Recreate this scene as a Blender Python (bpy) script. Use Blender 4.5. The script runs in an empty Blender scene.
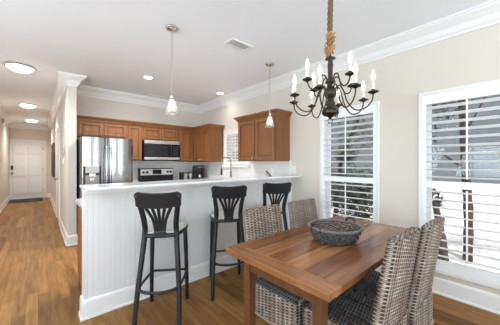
import bpy, math, random
from mathutils import Vector, Matrix
random.seed(7)
PI = math.pi
scene = bpy.context.scene
COL = scene.collection

# ------------------------------------------------------------------ camera, world, sun, added fill lights, exposure
cd = bpy.data.cameras.new('camera'); cam = bpy.data.objects.new('camera', cd); COL.objects.link(cam)
cd.sensor_width = 36; cd.lens = 241.5/500*36; cd.clip_start = .02; cd.clip_end = 200
cam.location = (0, 0, 1.3); cam.rotation_euler = (PI/2, 0, -math.radians(41.28))
scene.camera = cam
scene.view_settings.view_transform = 'Standard'
scene.view_settings.look = 'None'
scene.view_settings.exposure = 0.27
scene.view_settings.gamma = 1
scene.view_settings.use_curve_mapping = False
scene.cycles.max_bounces = 10
scene.cycles.diffuse_bounces = 5
scene.cycles.glossy_bounces = 4
scene.cycles.transparent_max_bounces = 12
scene.cycles.sample_clamp_indirect = 6
scene.cycles.caustics_reflective = False
scene.cycles.caustics_refractive = False

world = bpy.data.worlds.new('world'); scene.world = world; world.use_nodes = True
wn = world.node_tree.nodes; wl = world.node_tree.links
sky = wn.new('ShaderNodeTexSky'); sky.sky_type = 'NISHITA'; sky.sun_disc = False
sky.sun_elevation = math.radians(60); sky.sun_rotation = math.radians(200); sky.air_density = 1.0; sky.dust_density = 2.0
wl.new(sky.outputs[0], wn['Background'].inputs[0]); wn['Background'].inputs[1].default_value = 0.26

sd = bpy.data.lights.new('sun', 'SUN'); sd.energy = 3.6; sd.angle = math.radians(.6); sd.color = (1, .97, .92)
sun = bpy.data.objects.new('sun', sd); COL.objects.link(sun)
sdir = Vector((.22, .16, -.96))           # travels towards +X, i.e. over this house's roof onto the garden
sun.rotation_euler = sdir.to_track_quat('-Z', 'Y').to_euler(); sun.location = (-5, 0, 12)

def area(name, loc, aim, sx, sy, power, color):
    d = bpy.data.lights.new(name, 'AREA'); d.shape = 'RECTANGLE'; d.size = sx; d.size_y = sy; d.energy = power; d.color = color
    o = bpy.data.objects.new(name, d); COL.objects.link(o); o.location = loc
    o.rotation_euler = (Vector(aim)-Vector(loc)).to_track_quat('-Z', 'Y').to_euler()
    return o
# added fill lights, unseen behind and left of the camera, aimed up
for x in (-2.4, -.8, 2.25): area('fill_rear', (x, -3.40, 1.35), (x, -1.6, 5.0), .75, 2.2, 88, (.70, .87, 1))
for k in (-1, 0, 1): area('fill_left', (-3.10, .8+1.4*k, 1.35), (-1.4, .8+1.4*k, 4.9), .9, 2.1, 78, (.70, .87, 1))

# ------------------------------------------------------------------ helpers
ORG = {}
class MB:
    def __init__(s): s.v = []; s.f = []; s.attr = None
    def quad(s, a, b, c, d):
        n = len(s.v); s.v += [tuple(a), tuple(b), tuple(c), tuple(d)]; s.f.append((n, n+1, n+2, n+3)); return s
    def box(s, x0, x1, y0, y1, z0, z1):
        n = len(s.v)
        s.v += [(x0,y0,z0),(x1,y0,z0),(x1,y1,z0),(x0,y1,z0),(x0,y0,z1),(x1,y0,z1),(x1,y1,z1),(x0,y1,z1)]
        s.f += [(n,n+3,n+2,n+1),(n+4,n+5,n+6,n+7),(n,n+1,n+5,n+4),(n+1,n+2,n+6,n+5),(n+2,n+3,n+7,n+6),(n+3,n,n+4,n+7)]
        return s
    def loft(s, rings, closed=True, caps=True):
        n0 = len(s.v); k = len(rings[0])
        for r in rings: s.v += [tuple(p) for p in r]
        for i in range(len(rings)-1):
            for j in range(k if closed else k-1):
                a = n0+i*k+j; b = n0+i*k+(j+1) % k
                s.f.append((a, b, b+k, a+k))
        if caps and closed:
            s.f.append(tuple(range(n0+k-1, n0-1, -1)))
            m = n0+(len(rings)-1)*k; s.f.append(tuple(range(m, m+k)))
        return s
    def tube(s, pts, r, n=8, caps=True, sx=1.0, sy=1.0, up=None):
        pts = [Vector(p) for p in pts]; rs = r if isinstance(r, (list, tuple)) else [r]*len(pts)
        rings = []; prev = None
        for i, p in enumerate(pts):
            t = (pts[min(i+1, len(pts)-1)]-pts[max(i-1, 0)]).normalized()
            if prev is None:
                u = Vector(up) if up else (Vector((0,0,1)) if abs(t.z) < .9 else Vector((1,0,0)))
            else: u = prev
            a = (u-t*u.dot(t)).normalized(); b = t.cross(a); prev = a
            rings.append([p+a*math.cos(2*PI*j/n)*rs[i]*sx+b*math.sin(2*PI*j/n)*rs[i]*sy for j in range(n)])
        return s.loft(rings, True, caps)
    def loop(s, pts, r, n=6):
        pts = [Vector(p) for p in pts]; m = len(pts); k0 = len(s.v)
        for i, p in enumerate(pts):
            t = (pts[(i+1) % m]-pts[i-1]).normalized(); a = Vector((0,0,1)); a = (a-t*a.dot(t)).normalized(); b = t.cross(a)
            s.v += [tuple(p+a*math.cos(2*PI*j/n)*r+b*math.sin(2*PI*j/n)*r) for j in range(n)]
        for i in range(m):
            for j in range(n):
                s.f.append((k0+i*n+j, k0+i*n+(j+1) % n, k0+((i+1) % m)*n+(j+1) % n, k0+((i+1) % m)*n+j))
        return s
    def lathe(s, prof, c=(0,0,0), n=24, caps=True):
        rings = [[(c[0]+r*math.cos(2*PI*j/n), c[1]+r*math.sin(2*PI*j/n), c[2]+z) for j in range(n)] for r, z in prof]
        return s.loft(rings, True, caps)
    def ball(s, c, r, n=12, m=8, sz=1.0):
        return s.lathe([(max(r*math.sin(PI*i/m), 1e-4), -r*sz*math.cos(PI*i/m)) for i in range(m+1)], c, n)
    def build(s, name, mat, parent=None, bevel=0, smooth=False, origin=None, seg=2):
        if parent is not None: org = Vector(ORG[parent.name])
        elif origin is not None: org = Vector(origin)
        else:
            xs = [p[0] for p in s.v]; ys = [p[1] for p in s.v]; zs = [p[2] for p in s.v]
            org = Vector(((min(xs)+max(xs))/2, (min(ys)+max(ys))/2, min(zs)))
        me = bpy.data.meshes.new(name)
        me.from_pydata([tuple(Vector(p)-org) for p in s.v], [], s.f); me.update()
        import bmesh
        bm = bmesh.new(); bm.from_mesh(me); bmesh.ops.recalc_face_normals(bm, faces=bm.faces[:]); bm.to_mesh(me); bm.free()
        if s.attr:
            a = me.attributes.new('strand', 'FLOAT_COLOR', 'POINT'); a.data.foreach_set('color', s.attr)
        if smooth: me.polygons.foreach_set('use_smooth', [True]*len(me.polygons))
        me.materials.append(mat)
        o = bpy.data.objects.new(name, me); COL.objects.link(o)
        if parent is not None: o.parent = parent; ORG[o.name] = tuple(org)
        else: o.location = org; ORG[o.name] = tuple(org)
        if bevel:
            m = o.modifiers.new('bevel', 'BEVEL'); m.width = bevel; m.segments = seg; m.limit_method = 'ANGLE'; m.angle_limit = math.radians(40)
        return o
def tag(o, label, cat, group=None, kind=None):
    o['label'] = label; o['category'] = cat
    if group: o['group'] = group
    if kind: o['kind'] = kind
    return o
def thing(name, loc, label, cat, group=None):
    o = bpy.data.objects.new(name, None); COL.objects.link(o); o.location = loc; o.empty_display_size = .1
    ORG[o.name] = tuple(loc); tag(o, label, cat, group); return o
def struct(o, label=None):
    o['kind'] = 'structure'
    if label: o['label'] = label
    return o
def copy_tree(o, parent=None):
    c = o.copy(); COL.objects.link(c)
    if parent is not None: c.parent = parent
    for ch in list(o.children): copy_tree(ch, c)
    return c
def dup(o, loc, rz, label, group=None):
    c = copy_tree(o); c.location = loc; c.rotation_euler = (0, 0, rz); c['label'] = label
    if group: c['group'] = group
    ORG[c.name] = tuple(loc)
    return c
def spline(pts, n=6):
    P = [Vector(p) for p in pts]; P = [P[0]*2-P[1]]+P+[P[-1]*2-P[-2]]; out = []
    for i in range(1, len(P)-2):
        for k in range(n):
            t = k/n; a, b, c, d = P[i-1:i+3]
            out.append(.5*((2*b)+(c-a)*t+(2*a-5*b+4*c-d)*t*t+(3*b-a-3*c+d)*t**3))
    out.append(P[-2]); return out

# ------------------------------------------------------------------ materials
def lin(r, g, b):
    f = lambda c: (c/255/12.92) if c/255 <= .04045 else ((c/255+.055)/1.055)**2.4
    return (f(r), f(g), f(b), 1)
def mat(name, color, rough=.5, metal=0, spec=.5, coat=0, emit=None, estr=0, alpha=1):
    m = bpy.data.materials.new(name); m.use_nodes = True; b = m.node_tree.nodes['Principled BSDF']
    b.inputs['Base Color'].default_value = color; b.inputs['Roughness'].default_value = rough; b.inputs['Metallic'].default_value = metal
    b.inputs['Specular IOR Level'].default_value = spec; b.inputs['Coat Weight'].default_value = coat; b.inputs['Alpha'].default_value = alpha
    if emit: b.inputs['Emission Color'].default_value = emit; b.inputs['Emission Strength'].default_value = estr
    return m
class NT:
    def __init__(s, m): s.m = m; s.t = m.node_tree; s.b = s.t.nodes['Principled BSDF']
    def n(s, typ, **kw):
        o = s.t.nodes.new(typ)
        for k, v in kw.items(): setattr(o, k, v)
        return o
    def l(s, a, b): s.t.links.new(a, b)
    def math(s, op, a, b=None):
        o = s.n('ShaderNodeMath', operation=op)
        for i, x in enumerate((a, b)):
            if x is None: continue
            if isinstance(x, (int, float)): o.inputs[i].default_value = x
            else: s.l(x, o.inputs[i])
        return o.outputs[0]
    def pos(s): return s.n('ShaderNodeNewGeometry').outputs['Position']
    def obj(s): return s.n('ShaderNodeTexCoord').outputs['Object']
    def mapping(s, v, scale=(1,1,1), rot=(0,0,0)):
        o = s.n('ShaderNodeMapping'); s.l(v, o.inputs[0]); o.inputs['Scale'].default_value = scale; o.inputs['Rotation'].default_value = rot; return o.outputs[0]
    def noise(s, v, scale, detail=4, rough=.55):
        o = s.n('ShaderNodeTexNoise'); s.l(v, o.inputs['Vector']); o.inputs['Scale'].default_value = scale
        o.inputs['Detail'].default_value = detail; o.inputs['Roughness'].default_value = rough; return o.outputs[0]
    def ramp(s, f, stops):
        o = s.n('ShaderNodeValToRGB'); s.l(f, o.inputs[0]); e = o.color_ramp.elements
        while len(e) < len(stops): e.new(.5)
        for i, (p, c) in enumerate(stops): e[i].position = p; e[i].color = c
        return o.outputs[0]
    def mix(s, f, a, b, mode='MIX'):
        o = s.n('ShaderNodeMix', data_type='RGBA', blend_type=mode)
        for sock, x in ((o.inputs[0], f), (o.inputs[6], a), (o.inputs[7], b)):
            if isinstance(x, (int, float, tuple)): sock.default_value = x
            else: s.l(x, sock)
        return o.outputs[2]
    def color(s, c): s.l(c, s.b.inputs['Base Color'])
    def bump(s, h, strength=.3, dist=.002):
        o = s.n('ShaderNodeBump'); s.l(h, o.inputs['Height']); o.inputs['Strength'].default_value = strength; o.inputs['Distance'].default_value = dist
        s.l(o.outputs[0], s.b.inputs['Normal'])
def painted(name, col, rough=.6, bump=.05):
    m = mat(name, col, rough); t = NT(m); t.bump(t.noise(t.pos(), 180, 2), bump, .001)
    t.color(t.mix(t.noise(t.pos(), 1.3, 2), tuple(c*.975 for c in col[:3])+(1,), col)); return m

M = {}
M['wall'] = painted('wall_paint', lin(221, 211, 199), .75)
M['ceiling'] = painted('ceiling_paint', lin(245, 245, 247), .85)
M['trim'] = mat('trim_white', lin(236, 233, 229), .35)
M['white'] = mat('white_satin', lin(247, 247, 246), .3)
M['door'] = mat('door_white', lin(236, 235, 233), .4)

def planks(name, width, length, cols, along='Y', rough=.3, gap=.012, grain=1.0):
    m = mat(name, cols[0], rough); t = NT(m); p = t.pos()
    sx = t.n('ShaderNodeSeparateXYZ'); t.l(p, sx.inputs[0])
    a, l = (sx.outputs[0], sx.outputs[1]) if along == 'Y' else (sx.outputs[1], sx.outputs[0])
    ra = t.math('DIVIDE', a, width); row = t.math('FLOOR', ra); fr = t.math('FRACT', ra)
    wn1 = t.n('ShaderNodeTexWhiteNoise', noise_dimensions='1D'); t.l(row, wn1.inputs['W'])
    la = t.math('ADD', t.math('DIVIDE', l, length), t.math('MULTIPLY', wn1.outputs[0], 7.3)); idl = t.math('FLOOR', la); fl = t.math('FRACT', la)
    cb = t.n('ShaderNodeCombineXYZ'); t.l(row, cb.inputs[0]); t.l(idl, cb.inputs[1])
    wn2 = t.n('ShaderNodeTexWhiteNoise', noise_dimensions='2D'); t.l(cb.outputs[0], wn2.inputs['Vector'])
    base = t.ramp(wn2.outputs[0], [(i/(len(cols)-1), c) for i, c in enumerate(cols)])
    sc = (26, 2.2, 8) if along == 'Y' else (2.2, 26, 8)
    off = t.n('ShaderNodeVectorMath', operation='ADD'); t.l(t.mapping(p, sc), off.inputs[0]); t.l(wn2.outputs['Color'], off.inputs[1])
    off2 = t.n('ShaderNodeVectorMath', operation='MULTIPLY_ADD'); t.l(wn2.outputs['Color'], off2.inputs[0]); off2.inputs[1].default_value = (40, 40, 40); t.l(t.mapping(p, sc), off2.inputs[2])
    g = t.noise(off2.outputs[0], 1.0, 6, .65)
    gr = t.ramp(g, [(.25, (.50, .45, .40, 1)), (.75, (1.32, 1.29, 1.25, 1))])
    c = t.mix(grain, base, gr, 'MULTIPLY')
    e1 = t.math('MINIMUM', fr, t.math('SUBTRACT', 1, fr)); e2 = t.math('MINIMUM', fl, t.math('SUBTRACT', 1, fl))
    g1 = t.math('LESS_THAN', e1, gap); g2 = t.math('LESS_THAN', e2, gap*width/length)
    gg = t.math('MAXIMUM', g1, g2)
    c = t.mix(t.math('MULTIPLY', gg, .55), c, lin(60, 36, 20))
    t.color(c); t.bump(t.math('SUBTRACT', g, t.math('MULTIPLY', gg, 1.5)), .12, .002)
    return m
M['floor'] = planks('oak_floor', .083, 1.15, [lin(128, 91, 49), lin(150, 109, 62), lin(138, 99, 54), lin(168, 126, 75), lin(114, 78, 41)], 'Y', .42)
M['floor'].node_tree.nodes['Principled BSDF'].inputs['Specular IOR Level'].default_value = .14
M['table'] = planks('table_wood', .125, 2.6, [lin(142, 93, 56), lin(166, 114, 71), lin(124, 78, 46), lin(152, 102, 62)], 'X', .2, .008)
M['table_end'] = planks('table_end_wood', .11, 3.0, [lin(138, 90, 54), lin(160, 109, 68)], 'Y', .22, .0)
def wood(name, c1, c2, rough=.35, axis=2, scale=1.0):
    m = mat(name, c1, rough); t = NT(m); s = [22*scale]*3; s[axis] = 1.6*scale
    g = t.noise(t.mapping(t.obj(), s), 1, 5, .6); t.color(t.ramp(g, [(.3, c1), (.7, c2)])); t.bump(g, .06, .001); return m
M['cab'] = wood('cabinet_maple', lin(118, 72, 37), lin(142, 90, 48), .34)
M['cab_dark'] = wood('cabinet_maple_groove', lin(84, 46, 24), lin(100, 58, 32), .4)
M['cab_h'] = wood('cabinet_maple_horizontal', lin(120, 73, 40), lin(144, 92, 52), .36, 0)
M['table_leg'] = wood('table_leg_wood', lin(88, 54, 31), lin(114, 73, 43), .4)
M['chair_leg'] = wood('chair_leg_wood', lin(84, 46, 28), lin(104, 60, 38), .4)
M['black'] = mat('black_painted_wood', lin(26, 26, 28), .42)
M['cream'] = mat('cream_seat', lin(205, 199, 190), .45)
M['blackgloss'] = mat('black_glass', lin(18, 18, 20), .08)
M['blackplastic'] = mat('black_plastic', lin(26, 26, 28), .4)
M['iron'] = mat('dark_iron', lin(66, 58, 53), .28, .8)
M['chrome'] = mat('brushed_nickel', lin(205, 200, 192), .22, 1)
M['greymetal'] = mat('grey_metal', lin(150, 146, 140), .35, 1)
M['knob'] = mat('satin_nickel_knob', lin(220, 216, 208), .25, 1)
def steel():
    m = mat('stainless_steel', lin(176, 176, 178), .24, 1); t = NT(m)
    g = t.noise(t.mapping(t.obj(), (2, 2, 260)), 1, 3); t.bump(g, .03, .001)
    t.l(t.ramp(g, [(.3, (.13,.13,.13,1)), (.7, (.2,.2,.2,1))]), t.b.inputs['Roughness']); return m
M['steel'] = steel()
M['steel_bright'] = mat('brushed_steel_trim', lin(216, 215, 213), .3, 1)
def quartz():
    m = mat('white_quartz', lin(238, 237, 236), .12); t = NT(m); t.color(t.ramp(t.noise(t.pos(), 60, 3), [(.35, lin(226, 225, 224)), (.6, lin(241, 240, 239))])); return m
M['quartz'] = quartz()
def bead():
    m = mat('white_beadboard', lin(226, 222, 219), .4); t = NT(m); sx = t.n('ShaderNodeSeparateXYZ'); t.l(t.pos(), sx.inputs[0])
    f = t.math('FRACT', t.math('DIVIDE', sx.outputs[0], .042)); d = t.math('ABSOLUTE', t.math('SUBTRACT', f, .5))
    h = t.math('MINIMUM', t.math('MULTIPLY', d, 9), 1.0); t.bump(h, .55, .003); return m
M['bead'] = bead()
def tiles():
    m = mat('white_subway_tile', lin(226, 223, 219), .18); t = NT(m)
    sx = t.n('ShaderNodeSeparateXYZ'); t.l(t.pos(), sx.inputs[0]); cb = t.n('ShaderNodeCombineXYZ')
    t.l(t.math('ADD', sx.outputs[0], sx.outputs[1]), cb.inputs[0]); t.l(sx.outputs[2], cb.inputs[1])
    b = t.n('ShaderNodeTexBrick'); t.l(cb.outputs[0], b.inputs['Vector']); b.inputs['Scale'].default_value = 1
    b.inputs['Brick Width'].default_value = .15; b.inputs['Row Height'].default_value = .075; b.inputs['Mortar Size'].default_value = .0022
    b.inputs['Color1'].default_value = lin(227, 224, 220); b.inputs['Color2'].default_value = lin(222, 219, 215); b.inputs['Mortar'].default_value = lin(208, 205, 200)
    t.color(b.outputs[0]); return m
M['tile'] = tiles()
def wicker(name, tones):
    m = mat(name, tones[0], .38); t = NT(m); a = t.n('ShaderNodeAttribute'); a.attribute_name = 'strand'
    s = t.n('ShaderNodeSeparateColor'); t.l(a.outputs['Color'], s.inputs[0])
    weft = t.ramp(s.outputs[1], [(0, tones[0]), (.35, tones[1]), (.7, tones[2]), (1, tones[3])])
    t.color(t.mix(s.outputs[0], tones[4], weft)); return m
M['wicker'] = wicker('grey_kubu_rattan', [lin(104, 85, 67), lin(148, 129, 110), lin(186, 171, 155), lin(226, 221, 214), lin(48, 38, 32)])
M['wicker_seat_shaded'] = wicker('shaded_rattan_seat', [lin(70, 62, 58), lin(112, 104, 98), lin(158, 152, 148), lin(214, 212, 210), lin(30, 27, 28)])  # darker tones put the shade under the table into the seat colour
M['basket'] = mat('charcoal_seagrass', lin(62, 58, 57), .6)
M['basket2'] = mat('pale_charcoal_strand', lin(110, 105, 102), .6)
M['handle'] = mat('dark_cane_handle', lin(58, 42, 34), .45)
def rope():
    m = mat('jute_rope', lin(134, 108, 76), .9); t = NT(m); g = t.noise(t.obj(), 160, 3); t.color(t.ramp(g, [(.3, lin(82, 64, 42)), (.7, lin(132, 108, 78))])); t.bump(g, .6, .003); return m
M['rope'] = rope()
M['raffia'] = mat('tan_raffia', lin(176, 132, 84), .8)
M['candle'] = mat('ivory_candle_sleeve', lin(236, 226, 208), .5)
M['bulb'] = mat('lit_bulb', (1, 1, 1, 1), .3, emit=(1, .92, .80, 1), estr=6)
M['bulb_soft'] = mat('lit_pendant_bulb', (1, 1, 1, 1), .3, emit=(1, .90, .76, 1), estr=4)
M['lens'] = mat('lit_lens', (1, 1, 1, 1), .4, emit=(1, .95, .88, 1), estr=8)
M['dome'] = mat('lit_dome', (1, 1, 1, 1), .4, emit=(1, .97, .94, 1), estr=7)
def glass(name, tint, alpha, rough=.05):
    m = bpy.data.materials.new(name); m.use_nodes = True; t = m.node_tree; t.nodes.clear()
    o = t.nodes.new('ShaderNodeOutputMaterial'); tr = t.nodes.new('ShaderNodeBsdfTransparent'); gl = t.nodes.new('ShaderNodeBsdfGlossy'); mx = t.nodes.new('ShaderNodeMixShader')
    tr.inputs[0].default_value = tint; gl.inputs['Roughness'].default_value = rough; mx.inputs[0].default_value = alpha
    t.links.new(tr.outputs[0], mx.inputs[1]); t.links.new(gl.outputs[0], mx.inputs[2]); t.links.new(mx.outputs[0], o.inputs[0]); return m
M['pane'] = glass('window_glass', (.97, .98, .98, 1), .012, .02)
def seeded():
    m = bpy.data.materials.new('seeded_glass'); m.use_nodes = True; t = m.node_tree; t.nodes.clear()
    o = t.nodes.new('ShaderNodeOutputMaterial'); tr = t.nodes.new('ShaderNodeBsdfTransparent'); tl = t.nodes.new('ShaderNodeBsdfTranslucent'); gl = t.nodes.new('ShaderNodeBsdfGlossy')
    a = t.nodes.new('ShaderNodeMixShader'); b = t.nodes.new('ShaderNodeMixShader'); tl.inputs[0].default_value = (.95, .93, .9, 1); gl.inputs['Roughness'].default_value = .1
    a.inputs[0].default_value = .30; b.inputs[0].default_value = .16
    t.links.new(tr.outputs[0], a.inputs[1]); t.links.new(tl.outputs[0], a.inputs[2]); t.links.new(a.outputs[0], b.inputs[1]); t.links.new(gl.outputs[0], b.inputs[2]); t.links.new(b.outputs[0], o.inputs[0]); return m
M['shade'] = seeded()
M['outlet'] = mat('white_plastic', lin(232, 230, 226), .35)
M['slot'] = mat('dark_slot', lin(70, 68, 66), .6)
M['thermo'] = mat('grey_plastic', lin(176, 174, 170), .4)
M['frame_dark'] = wood('dark_brown_frame', lin(70, 56, 44), lin(94, 76, 60), .5)
M['canvas'] = mat('muted_picture', lin(124, 112, 98), .7)
M['mat'] = mat('dark_rubber_mat', lin(52, 52, 52), .8)
M['screen'] = mat('dark_screen', lin(30, 31, 33), .15)

# ------------------------------------------------------------------ room shell
XR, YB, CZ = 2.985, 5.26, 2.665
XHL, XHR, YH = -.75, .35, 11.75
XL, YR = -3.2, -3.5
o = MB().box(XL-.15, XR+.15, YR-.15, YH+.15, -.12, 0).build('floor', M['floor'], origin=(0,0,-.12)); struct(o)
o = MB().box(XL-.15, XR+.15, YR-.15, YH+.15, CZ, CZ+.15).build('ceiling', M['ceiling'], origin=(0,0,CZ)); struct(o)
WIN = [(-.03, .73, .21, 2.014), (1.118, 1.900, .21, 2.014)]
IN = .032
holes = [(a+IN, b-IN, c+IN, d-IN) for a, b, c, d in WIN]+[(3.44, 4.17, 1.26, 1.92)]
m = MB(); y = YR-.15; T = .16
for a, b, c, d in holes:
    m.box(XR, XR+T, y, a, 0, CZ); m.box(XR, XR+T, a, b, 0, c); m.box(XR, XR+T, a, b, d, CZ); y = b
m.box(XR, XR+T, y, YB+.1, 0, CZ)
struct(m.build('wall_right', M['wall'], origin=(XR,0,0)))
struct(MB().box(XHR+.11, XR, YB, YB+.1, 0, CZ).build('wall_back', M['wall']))
struct(MB().box(XHR, XHR+.11, 4.70, YH, 0, CZ).build('wall_hall_right', M['wall']))
struct(MB().box(XHL-.15, XHR+.11, YH, YH+.12, 0, CZ).build('wall_hall_end', M['wall']))
struct(MB().box(XHL-.15, XHL, 5.5, YH, 0, CZ).build('wall_hall_left', M['wall']))
struct(MB().box(XL, XHL-.15, 5.5, 5.62, 0, CZ).build('wall_living', M['wall']))
m = MB()
m.box(XL-.12, XL, YR-.12, -1.3, 0, CZ).box(XL-.12, XL, 2.9, 5.62, 0, CZ).box(XL-.12, XL, -1.3, 2.9, 0, .3).box(XL-.12, XL, -1.3, 2.9, 2.5, CZ)
struct(m.build('wall_left', M['wall']))
m = MB()
m.box(XL, -2.9, YR-.12, YR, 0, CZ).box(-.3, 1.8, YR-.12, YR, 0, CZ).box(2.7, XR, YR-.12, YR, 0, CZ)
for a, b in ((-2.9, -.3), (1.8, 2.7)): m.box(a, b, YR-.12, YR, 0, .25).box(a, b, YR-.12, YR, 2.6, CZ)
struct(m.build('wall_rear', M['wall']))

def sweep(path, prof, closed=False):
    """room-side moulding: path counter-clockwise seen from above (room on the left); prof = (distance into room, z)"""
    P = [Vector((a, b)) for a, b in path]; n = len(P); rings = []
    for i in range(n):
        d0 = (P[i]-P[i-1]).normalized() if (i > 0 or closed) else (P[1]-P[0]).normalized()
        d1 = (P[(i+1) % n]-P[i]).normalized() if (i < n-1 or closed) else d0
        n0 = Vector((-d0.y, d0.x)); n1 = Vector((-d1.y, d1.x)); k = (n0+n1)/(1+n0.dot(n1))
        rings.append([(P[i].x+k.x*d, P[i].y+k.y*d, z) for d, z in prof])
    m = MB(); m.loft(rings, True, not closed); return m
CROWN = [(0, CZ-.165), (.012, CZ-.165), (.016, CZ-.145), (.03, CZ-.13), (.05, CZ-.085), (.085, CZ-.05), (.105, CZ-.035), (.108, CZ-.022), (.122, CZ-.018), (.122, CZ-.001), (0, CZ-.001)]
BASE = [(0, 0), (.024, 0), (.024, .016), (.017, .022), (.016, .135), (.012, .15), (.006, .157), (0, .157)]
room = [(XR, YR), (XR, YB), (.46, YB), (.46, 4.70), (.35, 4.70), (.35, YH), (XHL, YH), (XHL, 5.5), (XL, 5.5), (XL, YR)]
n = len(room)
full = []
P = [Vector(p) for p in room]
for i in range(n):
    a, b, c, d = P[i-1], P[i], P[(i+1) % n], P[(i+2) % n]
    nn = lambda p, q: Vector((-(q-p).normalized().y, (q-p).normalized().x))
    k0 = (nn(a,b)+nn(b,c))/(1+nn(a,b).dot(nn(b,c))); k1 = (nn(b,c)+nn(c,d))/(1+nn(b,c).dot(nn(c,d)))
    m = MB().loft([[(b.x+k0.x*q, b.y+k0.y*q, z) for q, z in CROWN], [(c.x+k1.x*q, c.y+k1.y*q, z) for q, z in CROWN]])
    struct(m.build('trim_%d' % (i+1), M['trim']), 'white crown moulding')
struct(sweep([(XR, YR), (XR, 2.38)], BASE).build('baseboard_right', M['trim']))
struct(sweep([(.46, 4.76), (.46, 4.70), (.35, 4.70), (.35, 6.40)], BASE).build('baseboard_hall_corner', M['trim']))
struct(sweep([(.35, 7.42), (.35, YH), (.24, YH)], BASE).build('baseboard_hall_right', M['trim']))
struct(sweep([(XHL, YH-.02), (XHL, 5.5), (XL, 5.5), (XL, YR)], BASE).build('baseboard_hall_left', M['trim']))

# hall front door
dr = MB().box(-.735, .135, YH-.012, YH-.002, .012, 2.02).build('door_1', M['door']); struct(dr, 'white six panel front door at the end of the hall')
for px in (-.66, -.265):
    for z0, z1 in ((.18, .70), (.82, 1.50), (1.60, 1.88)):
        MB().box(px, px+.325, YH-.030, YH-.011, z0, z1).build('panel', M['door'], dr, .009)
MB().tube([(-.675, YH-.012, .93), (-.675, YH-.06, .93)], .012, 10).ball((-.675, YH-.075, .93), .032).build('door_knob', M['iron'], dr, smooth=True)
k = MB().box(-.705, -.645, YH-.045, YH-.012, 1.05, 1.19).build('deadbolt_keypad', M['blackplastic'], dr, .006)
for z in (.3, 1.05, 1.8): MB().tube([(.137, YH-.02, z-.05), (.137, YH-.02, z+.05)], .009, 8).build('hinge', M['greymetal'], dr)
m = MB().box(.14, .23, YH-.025, YH, 0, 2.11).box(-.745, .14, YH-.025, YH, 2.025, 2.11)
struct(m.build('trim_11', M['trim'], bevel=.004), 'white casing around the front door')
# side door opening on the hall's right wall
m = MB().box(.325, .35, 6.42, 6.51, 0, 2.09).box(.325, .35, 7.31, 7.40, 0, 2.09).box(.325, .35, 6.51, 7.31, 2.0, 2.09)
struct(m.build('trim_12', M['trim'], bevel=.004), 'white door casing on the right wall of the hall')
d2 = MB().box(.338, .349, 6.51, 7.31, .012, 2.0).build('door_2', M['door']); struct(d2, 'white interior door on the right wall of the hall')
for py in (6.6, 6.95):
    for z0, z1 in ((.2, .9), (1.02, 1.85)): MB().box(.331, .339, py, py+.27, z0, z1).build('panel', M['door'], d2, .004)
MB().tube([(.338, 6.57, .95), (.29, 6.57, .95)], .01, 8).ball((.275, 6.57, .95), .028).build('door_knob', M['greymetal'], d2, smooth=True)

# ------------------------------------------------------------------ windows and shutters on the right wall
def ybox(m, y0, y1, z0, z1, x0, x1): return m.box(x0, x1, y0, y1, z0, z1)
def window(idx, y0, y1, z0, z1, mid, label):
    fr = MB(); w = .034
    X0, X1 = XR-.022, XR+.004
    fr.box(X0, X1, y0, y0+w, z0, z1).box(X0, X1, y1-w, y1, z0, z1).box(X0, X1, y0+w, y1-w, z0, z0+w).box(X0, X1, y0+w, y1-w, z1-w, z1)
    wd = fr.build('window_%d' % idx, M['trim'], bevel=.004); struct(wd, label)
    a, b, c, d = y0+w-.003, y1-w+.003, z0+w-.003, z1-w+.003
    s = MB(); q = .05; xa, xb = XR+.10, XR+.145
    s.box(xa, xb, a, a+q, c, d).box(xa, xb, b-q, b, c, d).box(xa, xb, a+q, b-q, c, c+q).box(xa, xb, a+q, b-q, d-q, d).box(xa, xb, a+q, b-q, mid-.025, mid+.025)
    s.build('sash', M['trim'], wd)
    j = MB(); t = .006
    j.box(XR+.004, XR+.16, a-.003, a+t, c, d).box(XR+.004, XR+.16, b-t, b+.003, c, d).box(XR+.004, XR+.16, a, b, c-.003, c+t).box(XR+.004, XR+.16, a, b, d-t, d+.003)
    j.build('jamb', M['trim'], wd)
    MB().box(xb-.02, xb-.014, a+q-.005, b-q+.005, c+q-.005, d-q+.005).build('glass', M['pane'], wd)
    return wd
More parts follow.
